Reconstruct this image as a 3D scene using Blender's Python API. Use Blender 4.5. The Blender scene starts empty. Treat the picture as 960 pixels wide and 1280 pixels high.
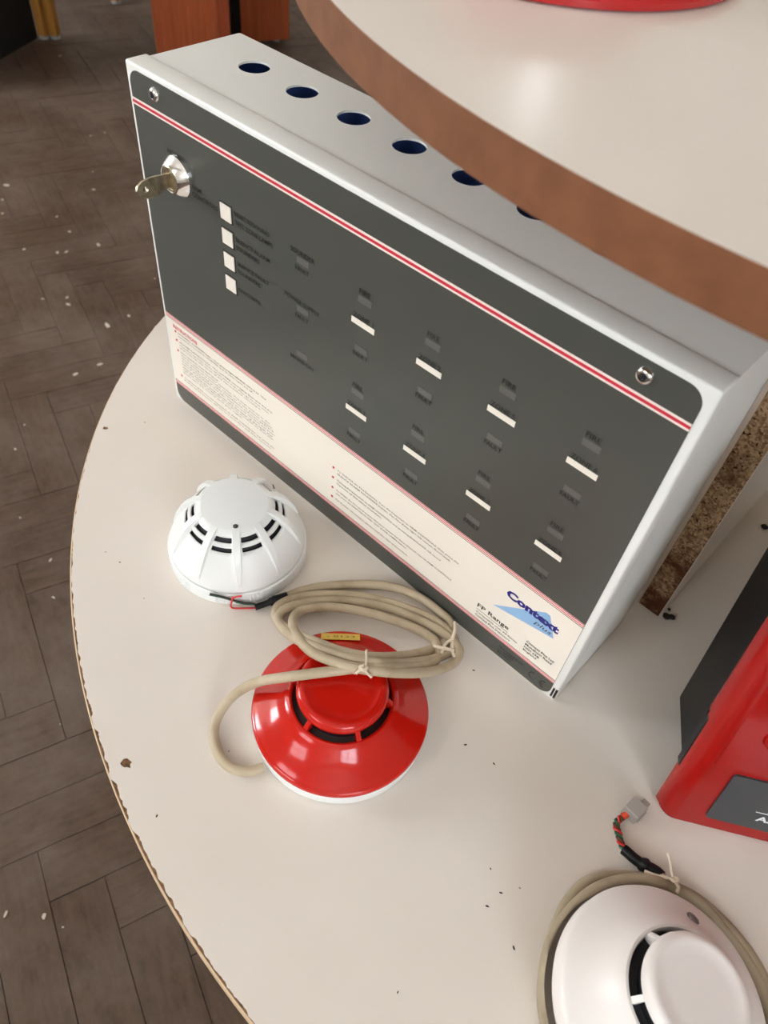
import bpy, bmesh, math, random
from mathutils import Vector, Matrix
random.seed(7)
R = math.radians
S = bpy.context.scene
COL = S.collection

# ------------------------------------------------------------------ camera
# world: z = 0 is the top of the lower display shelf, x runs along the panel, y into its depth
cam_d = bpy.data.cameras.new('camera')
cam = bpy.data.objects.new('camera', cam_d); COL.objects.link(cam)
X = Vector((0.7262, 0.6821, 0.0864)); Y = Vector((-0.5635, 0.5185, 0.6432)); Z = Vector((0.3939, -0.5158, 0.7608))
m = Matrix((X, Y, Z)).transposed().to_4x4(); m.translation = (0.42646, -0.25969, 0.43454)
cam.matrix_world = m
cam_d.sensor_fit = 'HORIZONTAL'; cam_d.sensor_width = 36.0; cam_d.lens = 963.2 / 960 * 36
cam_d.clip_start = 0.01; cam_d.clip_end = 60
cam_d.dof.use_dof = True; cam_d.dof.focus_distance = 0.46; cam_d.dof.aperture_fstop = 20
S.camera = cam

# ------------------------------------------------------------------ world, lamps, exposure
S.view_settings.view_transform = 'Standard'; S.view_settings.look = 'None'
S.view_settings.gamma = 1.0; S.view_settings.exposure = 0.24
S.view_settings.use_curve_mapping = False
W = bpy.data.worlds.new('room_light'); S.world = W; W.use_nodes = True
bg = W.node_tree.nodes['Background']; bg.inputs[0].default_value = (0.9, 0.95, 1.0, 1); bg.inputs[1].default_value = 0.5
# the room is lit by its windows: see the windows in the room shell below, WIN sets their daylight
WIN = {'window_1': 12.0, 'window_2': 7.0, 'window_3': 27.0, 'window_4': 15.0}
S.cycles.max_bounces = 8; S.cycles.diffuse_bounces = 6
S.cycles.use_denoising = True

# ------------------------------------------------------------------ materials
def mat(name, col, rough=0.5, metal=0.0, spec=0.5, coat=0.0, noise=None, bump=None):
    """noise = (scale, second colour, contrast low, high); bump = (scale, strength, distance)"""
    M = bpy.data.materials.new(name); M.use_nodes = True
    nt = M.node_tree; b = nt.nodes['Principled BSDF']
    b.inputs['Base Color'].default_value = (*col, 1); b.inputs['Roughness'].default_value = rough
    b.inputs['Metallic'].default_value = metal; b.inputs['Specular IOR Level'].default_value = spec
    b.inputs['Coat Weight'].default_value = coat; b.inputs['Coat Roughness'].default_value = 0.05
    if noise or bump:
        tc = nt.nodes.new('ShaderNodeTexCoord')
    if noise:
        n = nt.nodes.new('ShaderNodeTexNoise'); n.inputs['Scale'].default_value = noise[0]; n.inputs['Detail'].default_value = 6
        r = nt.nodes.new('ShaderNodeValToRGB'); r.color_ramp.elements[0].position = noise[2]; r.color_ramp.elements[1].position = noise[3]
        r.color_ramp.elements[0].color = (*col, 1); r.color_ramp.elements[1].color = (*noise[1], 1)
        nt.links.new(tc.outputs['Object'], n.inputs['Vector']); nt.links.new(n.outputs['Fac'], r.inputs['Fac'])
        nt.links.new(r.outputs['Color'], b.inputs['Base Color'])
    if bump:
        n2 = nt.nodes.new('ShaderNodeTexNoise'); n2.inputs['Scale'].default_value = bump[0]; n2.inputs['Detail'].default_value = 4
        bp = nt.nodes.new('ShaderNodeBump'); bp.inputs['Strength'].default_value = bump[1]; bp.inputs['Distance'].default_value = bump[2]
        nt.links.new(tc.outputs['Object'], n2.inputs['Vector']); nt.links.new(n2.outputs['Fac'], bp.inputs['Height'])
        nt.links.new(bp.outputs['Normal'], b.inputs['Normal'])
    return M

def srgb(r, g, b):
    f = lambda c: (c / 255 / 12.92) if c / 255 <= 0.04045 else ((c / 255 + 0.055) / 1.055) ** 2.4
    return (f(r), f(g), f(b))

M = {}
M['laminate'] = mat('white_laminate', (0.76, 0.70, 0.64), 0.22, spec=0.4, noise=(9, (0.73, 0.665, 0.60), 0.35, 0.7), bump=(900, 0.02, 0.0002))
M['band_tan'] = mat('tan_edge_band', srgb(214, 186, 152), 0.5)
M['edge_brown'] = mat('brown_edge_band', srgb(124, 78, 48), 0.6, noise=(90, srgb(110, 66, 38), 0.35, 0.7), bump=(700, 0.1, 0.0004))
M['paint_white'] = mat('white_powder_coat', (0.76, 0.76, 0.73), 0.38, bump=(1500, 0.06, 0.0002))
M['inside_bluish_light'] = mat('bluish_light_inside', (0.07, 0.14, 0.42), 0.35)  # blue colour stands in for bluish light reflected inside the enclosure
M['label_grey'] = mat('grey_label_film', srgb(72, 73, 68), 0.33, spec=0.5)
M['label_white'] = mat('white_label_film', srgb(232, 224, 212), 0.35)
M['window_smoke'] = mat('smoked_window', srgb(94, 93, 88), 0.3)
M['print_red'] = mat('red_print', srgb(200, 42, 62), 0.4)
M['print_pale'] = mat('pale_print', srgb(240, 222, 214), 0.4)
M['print_black'] = mat('black_print', srgb(34, 34, 34), 0.4)
M['print_dim'] = mat('dark_grey_print', srgb(24, 24, 23), 0.4)
M['print_text'] = mat('text_print', srgb(66, 60, 56), 0.4)
M['print_blue'] = mat('navy_print', srgb(34, 26, 118), 0.4)
M['print_sky'] = mat('light_blue_print', srgb(140, 178, 216), 0.4)
M['chrome'] = mat('chrome', (0.86, 0.85, 0.84), 0.1, 1.0)
M['steel'] = mat('worn_steel', srgb(196, 184, 160), 0.33, 1.0, noise=(260, srgb(150, 138, 116), 0.35, 0.7))
M['black'] = mat('black_plastic', (0.006, 0.006, 0.007), 0.4, spec=0.3)
M['void'] = mat('dark_chamber', (0.006, 0.006, 0.009), 0.6)
M['white_plastic'] = mat('white_plastic', (0.80, 0.81, 0.80), 0.3, spec=0.45)
M['warm_plastic'] = mat('warm_white_plastic', (0.80, 0.755, 0.73), 0.34, spec=0.45)
M['red_plastic'] = mat('red_plastic', (0.52, 0.008, 0.003), 0.15, spec=0.35, coat=0.2)
M['red_case'] = mat('red_case_plastic', (0.33, 0.003, 0.002), 0.25, spec=0.3, coat=0.1)
M['red_paint'] = mat('red_bell_paint', (0.42, 0.010, 0.012), 0.25, coat=0.3)
M['cable'] = mat('beige_cable_sheath', srgb(186, 170, 144), 0.5, noise=(60, srgb(160, 143, 116), 0.45, 0.75), bump=(300, 0.05, 0.0005))
M['cable_b'] = mat('dusty_beige_cable_sheath', srgb(166, 152, 128), 0.55, noise=(60, srgb(140, 126, 102), 0.45, 0.75))
M['cord'] = mat('waxed_cord', srgb(214, 200, 178), 0.6)
M['wire_red'] = mat('red_wire', srgb(205, 45, 45), 0.45)
M['wire_green'] = mat('green_wire', srgb(30, 92, 62), 0.45)
M['wire_black'] = mat('black_wire', srgb(38, 36, 36), 0.45)
M['wire_brown'] = mat('brown_wire', srgb(96, 54, 36), 0.45)
M['orange'] = mat('orange_sleeve', srgb(222, 74, 34), 0.45)
M['plug_grey'] = mat('grey_nylon', srgb(160, 154, 148), 0.5)
M['plate_grey'] = mat('dark_grey_badge', srgb(56, 58, 61), 0.3, bump=(1200, 0.03, 0.0002))
M['badge_white'] = mat('silver_white_print', srgb(232, 234, 238), 0.4)
M['sticker'] = mat('yellow_sticker', srgb(214, 178, 70), 0.5)
M['sticker_ink'] = mat('sticker_ink', srgb(120, 92, 40), 0.5)
M['crumb'] = mat('dark_crumb', srgb(38, 28, 24), 0.8)
M['chip'] = mat('chipped_board', srgb(138, 100, 68), 0.9, noise=(400, srgb(84, 58, 38), 0.35, 0.65))
M['flake'] = mat('pale_flake', srgb(190, 182, 168), 0.8)
M['oak'] = mat('golden_oak', srgb(168, 116, 52), 0.4)
M['glide'] = mat('grey_glide', srgb(150, 150, 150), 0.5)
M['dark_parts_gap_shade'] = mat('dark_parts_gap_shade', (0.009, 0.007, 0.006), 0.8, spec=0.2)  # seat and table panel; also paints the shade between the desk legs

def chipboard():
    m_ = bpy.data.materials.new('raw_chipboard'); m_.use_nodes = True
    nt = m_.node_tree; b = nt.nodes['Principled BSDF']; b.inputs['Roughness'].default_value = 0.9; b.inputs['Specular IOR Level'].default_value = 0.15
    tc = nt.nodes.new('ShaderNodeTexCoord')
    v = nt.nodes.new('ShaderNodeTexVoronoi'); v.inputs['Scale'].default_value = 650
    n = nt.nodes.new('ShaderNodeTexNoise'); n.inputs['Scale'].default_value = 420; n.inputs['Detail'].default_value = 8
    n3 = nt.nodes.new('ShaderNodeTexNoise'); n3.inputs['Scale'].default_value = 26; n3.inputs['Detail'].default_value = 7; n3.inputs['Roughness'].default_value = 0.65
    r = nt.nodes.new('ShaderNodeValToRGB'); r.color_ramp.elements[0].color = (*srgb(186, 156, 122), 1); r.color_ramp.elements[1].color = (*srgb(128, 98, 72), 1)
    r.color_ramp.elements[0].position = 0.2; r.color_ramp.elements[1].position = 0.8
    r2 = nt.nodes.new('ShaderNodeValToRGB'); r2.color_ramp.elements[0].color = (0, 0, 0, 1); r2.color_ramp.elements[1].color = (1, 1, 1, 1)
    r2.color_ramp.elements[0].position = 0.60; r2.color_ramp.elements[1].position = 0.66
    r3 = nt.nodes.new('ShaderNodeValToRGB'); r3.color_ramp.elements[0].position = 0.52; r3.color_ramp.elements[1].position = 0.66
    # moisture stain: strongest low down, towards the board's foot
    sep = nt.nodes.new('ShaderNodeSeparateXYZ'); mr = nt.nodes.new('ShaderNodeMapRange')
    mr.inputs['From Min'].default_value = 0.0; mr.inputs['From Max'].default_value = 0.10; mr.inputs['To Min'].default_value = 0.22; mr.inputs['To Max'].default_value = -0.02
    ad = nt.nodes.new('ShaderNodeMath'); ad.operation = 'ADD'
    mx = nt.nodes.new('ShaderNodeMix'); mx.data_type = 'RGBA'; mx.inputs['B'].default_value = (*srgb(70, 42, 26), 1)
    mx2 = nt.nodes.new('ShaderNodeMix'); mx2.data_type = 'RGBA'; mx2.inputs['B'].default_value = (*srgb(84, 50, 32), 1)
    L = nt.links.new
    for k in (v, n, n3): L(tc.outputs['Object'], k.inputs['Vector'])
    L(v.outputs['Color'], r.inputs['Fac']); L(n.outputs['Fac'], r2.inputs['Fac'])
    L(tc.outputs['Object'], sep.inputs['Vector']); L(sep.outputs['Z'], mr.inputs['Value'])
    L(n3.outputs['Fac'], ad.inputs[0]); L(mr.outputs['Result'], ad.inputs[1]); L(ad.outputs[0], r3.inputs['Fac'])
    L(r.outputs['Color'], mx.inputs['A']); L(r2.outputs['Color'], mx.inputs['Factor'])
    L(mx.outputs['Result'], mx2.inputs['A']); L(r3.outputs['Color'], mx2.inputs['Factor'])
    L(mx2.outputs['Result'], b.inputs['Base Color'])
    bp = nt.nodes.new('ShaderNodeBump'); bp.inputs['Strength'].default_value = 0.5; bp.inputs['Distance'].default_value = 0.001
    L(n.outputs['Fac'], bp.inputs['Height']); L(bp.outputs['Normal'], b.inputs['Normal'])
    return m_
M['chipboard'] = chipboard()

def grain(name, c1, c2, scale, stretch, rough, rnd=0.0, scuff=None):
    m_ = bpy.data.materials.new(name); m_.use_nodes = True
    nt = m_.node_tree; b = nt.nodes['Principled BSDF']; b.inputs['Roughness'].default_value = rough; b.inputs['Specular IOR Level'].default_value = 0.25
    tc = nt.nodes.new('ShaderNodeTexCoord'); mp = nt.nodes.new('ShaderNodeMapping'); mp.inputs['Scale'].default_value = stretch
    n = nt.nodes.new('ShaderNodeTexNoise'); n.inputs['Scale'].default_value = scale; n.inputs['Detail'].default_value = 7; n.inputs['Roughness'].default_value = 0.62
    r = nt.nodes.new('ShaderNodeValToRGB'); r.color_ramp.elements[0].color = (*c1, 1); r.color_ramp.elements[1].color = (*c2, 1)
    r.color_ramp.elements[0].position = 0.3; r.color_ramp.elements[1].position = 0.72
    L = nt.links.new
    oi = nt.nodes.new('ShaderNodeObjectInfo')
    va = nt.nodes.new('ShaderNodeVectorMath'); va.operation = 'ADD'
    vs = nt.nodes.new('ShaderNodeVectorMath'); vs.operation = 'SCALE'; vs.inputs[0].default_value = (17, 9, 5)
    L(oi.outputs['Random'], vs.inputs['Scale']); L(tc.outputs['Object'], va.inputs[0]); L(vs.outputs[0], va.inputs[1])
    L(va.outputs[0], mp.inputs['Vector']); L(mp.outputs['Vector'], n.inputs['Vector']); L(n.outputs['Fac'], r.inputs['Fac'])
    out = r.outputs['Color']
    if rnd:
        hs = nt.nodes.new('ShaderNodeHueSaturation'); mr = nt.nodes.new('ShaderNodeMapRange')
        mr.inputs['To Min'].default_value = 1 - rnd; mr.inputs['To Max'].default_value = 1 + rnd
        L(oi.outputs['Random'], mr.inputs['Value']); L(mr.outputs['Result'], hs.inputs['Value']); L(out, hs.inputs['Color']); out = hs.outputs['Color']
    if scuff:
        ge = nt.nodes.new('ShaderNodeNewGeometry')
        n2 = nt.nodes.new('ShaderNodeTexNoise'); n2.inputs['Scale'].default_value = 5; n2.inputs['Detail'].default_value = 9; n2.inputs['Roughness'].default_value = 0.7
        r2 = nt.nodes.new('ShaderNodeValToRGB'); r2.color_ramp.elements[0].position = 0.42; r2.color_ramp.elements[1].position = 0.80
        mx = nt.nodes.new('ShaderNodeMix'); mx.data_type = 'RGBA'; mx.inputs['B'].default_value = (*scuff, 1)
        L(ge.outputs['Position'], n2.inputs['Vector']); L(n2.outputs['Fac'], r2.inputs['Fac'])
        L(r2.outputs['Color'], mx.inputs['Factor']); L(out, mx.inputs['A']); out = mx.outputs['Result']
    L(out, b.inputs['Base Color'])
    return m_
M['parquet'] = grain('worn_parquet', srgb(67, 51, 40), srgb(90, 71, 58), 22, (1, 5, 1), 0.5, 0.06, srgb(112, 98, 88))
M['grout'] = mat('floor_joint', srgb(54, 43, 36), 0.9)
M['cherry'] = grain('cherry_veneer', srgb(150, 74, 44), srgb(176, 92, 56), 12, (7, 7, 0.5), 0.35)
M['cherry_dark'] = grain('darker_cherry_veneer', srgb(134, 62, 38), srgb(152, 74, 46), 12, (7, 7, 0.5), 0.35)
M['oakg'] = grain('oak_wood', srgb(140, 92, 40), srgb(186, 134, 66), 14, (6, 6, 0.5), 0.4)

# ------------------------------------------------------------------ helpers
def link(name, me, material, parent=None, loc=None, smooth=None):
    o = bpy.data.objects.new(name, me); COL.objects.link(o)
    if material: me.materials.append(material)
    if parent: o.parent = parent
    if loc: o.location = loc
    if smooth is not None:
        for p in me.polygons: p.use_smooth = True
        me.set_sharp_from_angle(angle=R(smooth))
    return o

def from_bm(name, bm, material, parent=None, smooth=None, loc=None):
    bmesh.ops.recalc_face_normals(bm, faces=bm.faces)
    me = bpy.data.meshes.new(name); bm.to_mesh(me); bm.free()
    return link(name, me, material, parent, loc, smooth)

def thing(name, label, cat, loc=(0, 0, 0), rz=0, group=None):
    o = bpy.data.objects.new(name, None); COL.objects.link(o); o.location = loc; o.rotation_euler = (0, 0, rz)
    o.empty_display_size = 0.02
    tag(o, label, cat, group); return o

def tag(o, label, cat, group=None):
    o['label'] = label; o['category'] = cat
    if group: o['group'] = group

def box(bm, x0, x1, y0, y1, z0, z1, bev=0, seg=2):
    r = bmesh.ops.create_cube(bm, size=1)
    vs = r['verts']
    for v in vs:
        v.co = Vector(((x0 + x1) / 2 + v.co.x * (x1 - x0), (y0 + y1) / 2 + v.co.y * (y1 - y0), (z0 + z1) / 2 + v.co.z * (z1 - z0)))
    if bev:
        es = list({e for v in vs for e in v.link_edges})
        bmesh.ops.bevel(bm, geom=es, offset=bev, segments=seg, profile=0.5, affect='EDGES')
    return bm

def boxo(name, x0, x1, y0, y1, z0, z1, material, parent=None, bev=0, seg=2, smooth=None):
    return from_bm(name, box(bmesh.new(), x0, x1, y0, y1, z0, z1, bev, seg), material, parent, smooth)

def lathe(bm, prof, n=72, close_top=False, close_bottom=False, cx=0, cy=0, a0=0):
    rings = []
    for r, z in prof:
        if r < 1e-6:
            rings.append([bm.verts.new((cx, cy, z))])
        else:
            rings.append([bm.verts.new((cx + r * math.cos(a0 + 2 * math.pi * i / n), cy + r * math.sin(a0 + 2 * math.pi * i / n), z)) for i in range(n)])
    for a, b in zip(rings, rings[1:]):
        for i in range(n):
            j = (i + 1) % n
            if len(a) == 1 and len(b) == 1: continue
            if len(a) == 1: bm.faces.new((a[0], b[j], b[i]))
            elif len(b) == 1: bm.faces.new((a[i], a[j], b[0]))
            else: bm.faces.new((a[i], a[j], b[j], b[i]))
    if close_top and len(rings[-1]) > 1: bm.faces.new(rings[-1])
    if close_bottom and len(rings[0]) > 1: bm.faces.new(rings[0][::-1])
    return bm

def spline(pts, sub=6):
    P = [Vector(p) for p in pts]; out = []
    Q = [P[0] * 2 - P[1]] + P + [P[-1] * 2 - P[-2]]
    for i in range(1, len(Q) - 2):
        a, b, c, d = Q[i - 1:i + 3]
        for k in range(sub):
            t = k / sub
            out.append(0.5 * ((2 * b) + (c - a) * t + (2 * a - 5 * b + 4 * c - d) * t * t + (3 * b - a - 3 * c + d) * t ** 3))
    out.append(P[-1]); return out

def smooth_pts(P, it=2):
    P = [Vector(p) for p in P]
    for _ in range(it):
        P = [P[0]] + [(P[i - 1] + P[i] * 2 + P[i + 1]) / 4 for i in range(1, len(P) - 1)] + [P[-1]]
    return P

def tube(bm, P, r, n=10, radii=None):
    P = [Vector(p) for p in P]; rings = []; up = None
    for i, p in enumerate(P):
        t = (P[min(i + 1, len(P) - 1)] - P[max(i - 1, 0)]).normalized()
        if up is None:
            up = Vector((0, 0, 1)) if abs(t.z) < 0.9 else Vector((1, 0, 0))
        up = (up - t * up.dot(t)).normalized(); sd = t.cross(up)
        rr = radii[i] if radii else r
        rings.append([bm.verts.new(p + (up * math.cos(2 * math.pi * k / n) + sd * math.sin(2 * math.pi * k / n)) * rr) for k in range(n)])
    for a, b in zip(rings, rings[1:]):
        for k in range(n): bm.faces.new((a[k], a[(k + 1) % n], b[(k + 1) % n], b[k]))
    bm.faces.new(rings[0][::-1]); bm.faces.new(rings[-1])
    return bm

def tubeo(name, P, r, material, parent=None, n=10, sub=6, radii=None, it=0):
    pts = spline(P, sub) if sub > 1 else [Vector(p) for p in P]
    if it: pts = smooth_pts(pts, it)
    return from_bm(name, tube(bmesh.new(), pts, r, n, radii), material, parent, 40)

def curve_mesh(cu):
    o = bpy.data.objects.new('tmp', cu); COL.objects.link(o)
    dg = bpy.context.evaluated_depsgraph_get(); dg.update()
    me = bpy.data.meshes.new_from_object(o.evaluated_get(dg))
    bpy.data.objects.remove(o); bpy.data.curves.remove(cu)
    return me

def plate_mesh(outlines, depth):
    """flat plate in the XY plane from closed outlines (later ones cut holes), depth = full thickness about z=0"""
    cu = bpy.data.curves.new('c', 'CURVE'); cu.dimensions = '2D'; cu.fill_mode = 'BOTH'; cu.extrude = depth / 2
    for pts in outlines:
        s = cu.splines.new('POLY'); s.points.add(len(pts) - 1); s.use_cyclic_u = True
        for q, p in zip(s.points, pts): q.co = (p[0], p[1], 0, 1)
    return curve_mesh(cu)

def rrect(x0, x1, y0, y1, r, n=8):
    out = []
    for cx, cy, a in ((x1 - r, y0 + r, -90), (x1 - r, y1 - r, 0), (x0 + r, y1 - r, 90), (x0 + r, y0 + r, 180)):
        for k in range(n + 1):
            t = R(a + 90 * k / n); out.append((cx + r * math.cos(t), cy + r * math.sin(t)))
    return out

def circle(cx, cy, r, n=40):
    return [(cx + r * math.cos(2 * math.pi * k / n), cy + r * math.sin(2 * math.pi * k / n)) for k in range(n)]

def text_mesh(body, bold=0.0, shear=0.0, line=1.0, spacing=1.0):
    cu = bpy.data.curves.new('t', 'FONT'); cu.body = body; cu.size = 1; cu.offset = bold; cu.shear = shear
    cu.space_line = line; cu.space_character = spacing; cu.resolution_u = 2; cu.fill_mode = 'FRONT'
    return curve_mesh(cu)

def fit_text(me, x0, x1, y0, y1):
    xs = [v.co.x for v in me.vertices]; ys = [v.co.y for v in me.vertices]
    a, b, c, d = min(xs), max(xs), min(ys), max(ys)
    for v in me.vertices:
        v.co.x = x0 + (v.co.x - a) / max(b - a, 1e-6) * (x1 - x0)
        v.co.y = y0 + (v.co.y - c) / max(d - c, 1e-6) * (y1 - y0)
    return me

def stand_up(me, y):
    """take an XY mesh and stand it in the panel's XZ plane, facing -y"""
    for v in me.vertices:
        x, yy, z = v.co; v.co = (x, y - z, yy)
    return me

# ------------------------------------------------------------------ floor: herringbone parquet
ZF = -0.65
fl = from_bm('floor', box(bmesh.new(), -4.6, 2.6, -2.4, 4.6, ZF - 0.05, ZF - 0.006), M['grout']); fl['kind'] = 'structure'
PW, PN = 0.068, 4
ax = Vector((math.cos(R(71)), math.sin(R(71)))); ay = Vector((math.cos(R(-19)), math.sin(R(-19))))
org = Vector((0.0174, -0.3008)) - ax * PN * PW - ay * (1 - PN) * PW
view = cam.matrix_world.inverted()
def px(p):
    q = view @ Vector(p)
    if q.z > -0.02: return None
    return (480 + 963.2 * q.x / -q.z, 640 - 963.2 * q.y / -q.z, -q.z)
def plank_mesh(seed):
    rr = random.Random(seed)
    L_, w_ = PN * PW - 0.0007, PW - 0.0007
    bm = box(bmesh.new(), -L_ / 2, L_ / 2, -w_ / 2, w_ / 2, -0.008, 0)
    top = [e for e in bm.edges if all(v.co.z > -0.001 for v in e.verts)]
    bmesh.ops.bevel(bm, geom=top, offset=0.0006, segments=1, affect='EDGES')
    me = bpy.data.meshes.new('parquet_block'); bm.to_mesh(me); bm.free(); me.materials.append(M['parquet']); return me
pm = plank_mesh(1)
cands = []
for k in range(-90, 90):
    for j in range(-14, 15):
        for kind in (0, 1):
            if kind == 0: cx, cy, ang = k + PN / 2, k + 0.5, 71
            else: cx, cy, ang = k + PN + 0.5, k + 1 - PN / 2, -19
            p = org + ax * (cx + PN * j) * PW + ay * (cy - PN * j) * PW
            if not (-4.45 < p.x < 2.45 and -2.25 < p.y < 4.45): continue
            cands.append((p, ang))
near = []; far = []
for p, ang in cands:
    q = px((p.x, p.y, ZF))
    hidden = (Vector((p.x, p.y)) - Vector((0.45, 0.35))).length < 0.55
    if q and -70 < q[0] < 640 and -60 < q[1] < 1340 and not hidden: near.append((q[2], p, ang))
    else: far.append((p, ang))
near.sort(key=lambda t: t[0])
for d, p, ang in near[300:]: far.append((p, ang))
for d, p, ang in near[:300]:
    o = bpy.data.objects.new('parquet_block', pm); COL.objects.link(o); o.parent = fl
    o.location = (p.x, p.y, ZF + random.uniform(-0.0008, 0.0004)); o.rotation_euler = (R(random.uniform(-.25, .25)), R(random.uniform(-.1, .1)), R(ang))
bm = bmesh.new()
for p, ang in far:
    b0 = bmesh.ops.create_cube(bm, size=1)['verts']
    t = Matrix.Translation((p.x, p.y, ZF - 0.004)) @ Matrix.Rotation(R(ang), 4, 'Z')
    for v in b0: v.co = t @ Vector((v.co.x * (PN * PW - .0012), v.co.y * (PW - .0012), v.co.z * 0.008))
o = from_bm('parquet_field', bm, M['parquet'], fl); o['kind'] = 'stuff'

# pale plaster flakes trodden into the floor (far too small to pick apart)
bm = bmesh.new(); rr = random.Random(3)
FLAKES = [(-1.593,0.560,0.0177), (-1.534,0.515,0.0123), (-1.474,0.481,0.0120), (-1.380,0.576,0.0118), (-1.300,0.562,0.0114), (-1.297,0.436,0.0112), (-1.237,0.489,0.0132), (-1.227,0.507,0.0132), (-1.207,0.583,0.0155), (-1.065,0.407,0.0122), (-1.041,0.394,0.0121), (-1.094,0.363,0.0102), (-0.921,0.471,0.0117), (-0.922,0.416,0.0251), (-1.710,0.890,0.0138), (-1.704,0.935,0.0139), (-2.263,1.135,0.0167), (-1.442,0.724,0.0148), (-0.820,0.328,0.0200), (-0.825,0.274,0.0163), (-0.712,0.075,0.0067), (-0.444,-0.016,0.0103), (-0.375,-0.053,0.0071), (-0.008,-0.345,0.0109), (0.027,-0.314,0.0108), (0.054,-0.305,0.0036)]
for i in range(34): FLAKES.append((rr.uniform(-2.2, 0.1), rr.uniform(-.3, 1.1), rr.uniform(.003, .007)))
for x, y, s in FLAKES:
    n = rr.randint(5, 7); a0 = rr.random() * 6; pts = []
    sx = s * 0.42 * rr.uniform(.8, 1.2); sy = sx * rr.uniform(.35, .8)
    for k in range(n):
        a = 2 * math.pi * k / n; q = rr.uniform(.7, 1.15)
        u, v = sx * q * math.cos(a), sy * q * math.sin(a)
        pts.append((x + u * math.cos(a0) - v * math.sin(a0), y + u * math.sin(a0) + v * math.cos(a0)))
    lo = [bm.verts.new((a, b, ZF + 0.0002)) for a, b in pts]; hi = [bm.verts.new((a, b, ZF + 0.0014)) for a, b in pts]
    bm.faces.new(hi)
    for k in range(n): bm.faces.new((lo[k], lo[(k + 1) % n], hi[(k + 1) % n], hi[k]))
o = from_bm('plaster_flakes', bm, M['flake']); o['kind'] = 'stuff'
tag(o, 'pale plaster flakes scattered over the dark parquet floor', 'debris')

# ------------------------------------------------------------------ room shell (outside the frame, it gives the light)
RX0, RX1, RY0, RY1, RZ1 = -4.6, 2.6, -2.4, 4.6, 2.25
M['wall'] = mat('cream_wall_paint', (0.78, 0.73, 0.66), 0.8, bump=(40, 0.05, 0.002))
M['ceiling'] = mat('white_ceiling_paint', (0.85, 0.80, 0.72), 0.85)
M['frame_white'] = mat('white_window_frame', (0.8, 0.8, 0.8), 0.4)
for nm, q in (('wall_left', (RX0 - .1, RX0, RY0, RY1)), ('wall_right', (RX1, RX1 + .1, RY0, RY1)), ('wall_back', (RX0 - .1, RX1 + .1, RY1, RY1 + .1)), ('wall_front', (RX0 - .1, RX1 + .1, RY0 - .1, RY0))):
    o = boxo(nm, *q, ZF - .05, RZ1, M['wall']); o['kind'] = 'structure'
o = boxo('ceiling', RX0 - .1, RX1 + .1, RY0 - .1, RY1 + .1, RZ1, RZ1 + .1, M['ceiling']); o['kind'] = 'structure'
def sky_pane(name, col, strength):
    m_ = bpy.data.materials.new(name); m_.use_nodes = True; nt = m_.node_tree
    e = nt.nodes.new('ShaderNodeEmission'); e.inputs[0].default_value = (*col, 1); e.inputs[1].default_value = strength
    nt.links.new(e.outputs[0], nt.nodes['Material Output'].inputs['Surface']); return m_
def room_window(name, axis, wall, a0, a1, z0, z1, cols, rows, col):
    """daylit window on a wall: axis 'x' = wall plane at x, a = y range; axis 'y' = wall plane at y, a = x range"""
    sgn = 1 if wall < 0 else -1
    def bx(bm, u0, u1, w0, w1, d0, d1):
        d0, d1 = sorted((wall + sgn * d0, wall + sgn * d1))
        if axis == 'x': box(bm, d0, d1, u0, u1, w0, w1)
        else: box(bm, u0, u1, d0, d1, w0, w1)
    root = bpy.data.objects.new(name, None); COL.objects.link(root); root['kind'] = 'structure'
    fb = bmesh.new(); f = .05
    for u0, u1, w0, w1 in ((a0 - f, a1 + f, z0 - f, z0), (a0 - f, a1 + f, z1, z1 + f), (a0 - f, a0, z0, z1), (a1, a1 + f, z0, z1)): bx(fb, u0, u1, w0, w1, 0, .05)
    for k in range(1, cols): u = a0 + (a1 - a0) * k / cols; bx(fb, u - .02, u + .02, z0, z1, 0, .04)
    for k in range(1, rows): w = z0 + (z1 - z0) * k / rows; bx(fb, a0, a1, w - .02, w + .02, 0, .04)
    from_bm('window_frame', fb, M['frame_white'], root)
    pm_ = sky_pane('daylight_pane', col, WIN[name])
    for i in range(cols):
        for k in range(rows):
            pb_ = bmesh.new(); bx(pb_, a0 + (a1 - a0) * i / cols + .02, a0 + (a1 - a0) * (i + 1) / cols - .02, z0 + (z1 - z0) * k / rows + .02, z0 + (z1 - z0) * (k + 1) / rows - .02, .004, .010)
            from_bm('pane', pb_, pm_, root)
room_window('window_1', 'x', RX1, -2.25, -1.05, .55, 1.65, 2, 2, (0.86, 0.93, 1.0))
room_window('window_2', 'y', RY0, -.5, .35, .75, 1.85, 2, 2, (0.93, 0.97, 1.0))
room_window('window_3', 'y', RY0, -4.45, -2.75, .65, 1.85, 3, 2, (0.90, 0.95, 1.0))
room_window('window_4', 'y', RY1, -2.56, -2.40, .95, 2.2, 1, 1, (0.97, 0.98, 1.0))

# ------------------------------------------------------------------ the tiered round display stand
CX, CY = 0.3735, 0.2768
RT, TH = 0.5172, 0.016
stand = thing('display_stand', 'round two-tier white laminate display stand with raw chipboard partition', 'display stand', (0, 0, ZF))
def child(o):           # parts are modelled in world space, their things stand at their own base
    o.matrix_parent_inverse = Matrix.Translation(o.parent.location).inverted() if o.parent.rotation_euler.z == 0 else o.parent.matrix_basis.inverted()
    return o
core = child(from_bm('lower_shelf', lathe(bmesh.new(), [(RT - .0012, -TH), (RT - .0012, -0.0007)], 240, True, True, CX, CY), M['chip'], stand, 40))
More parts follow.
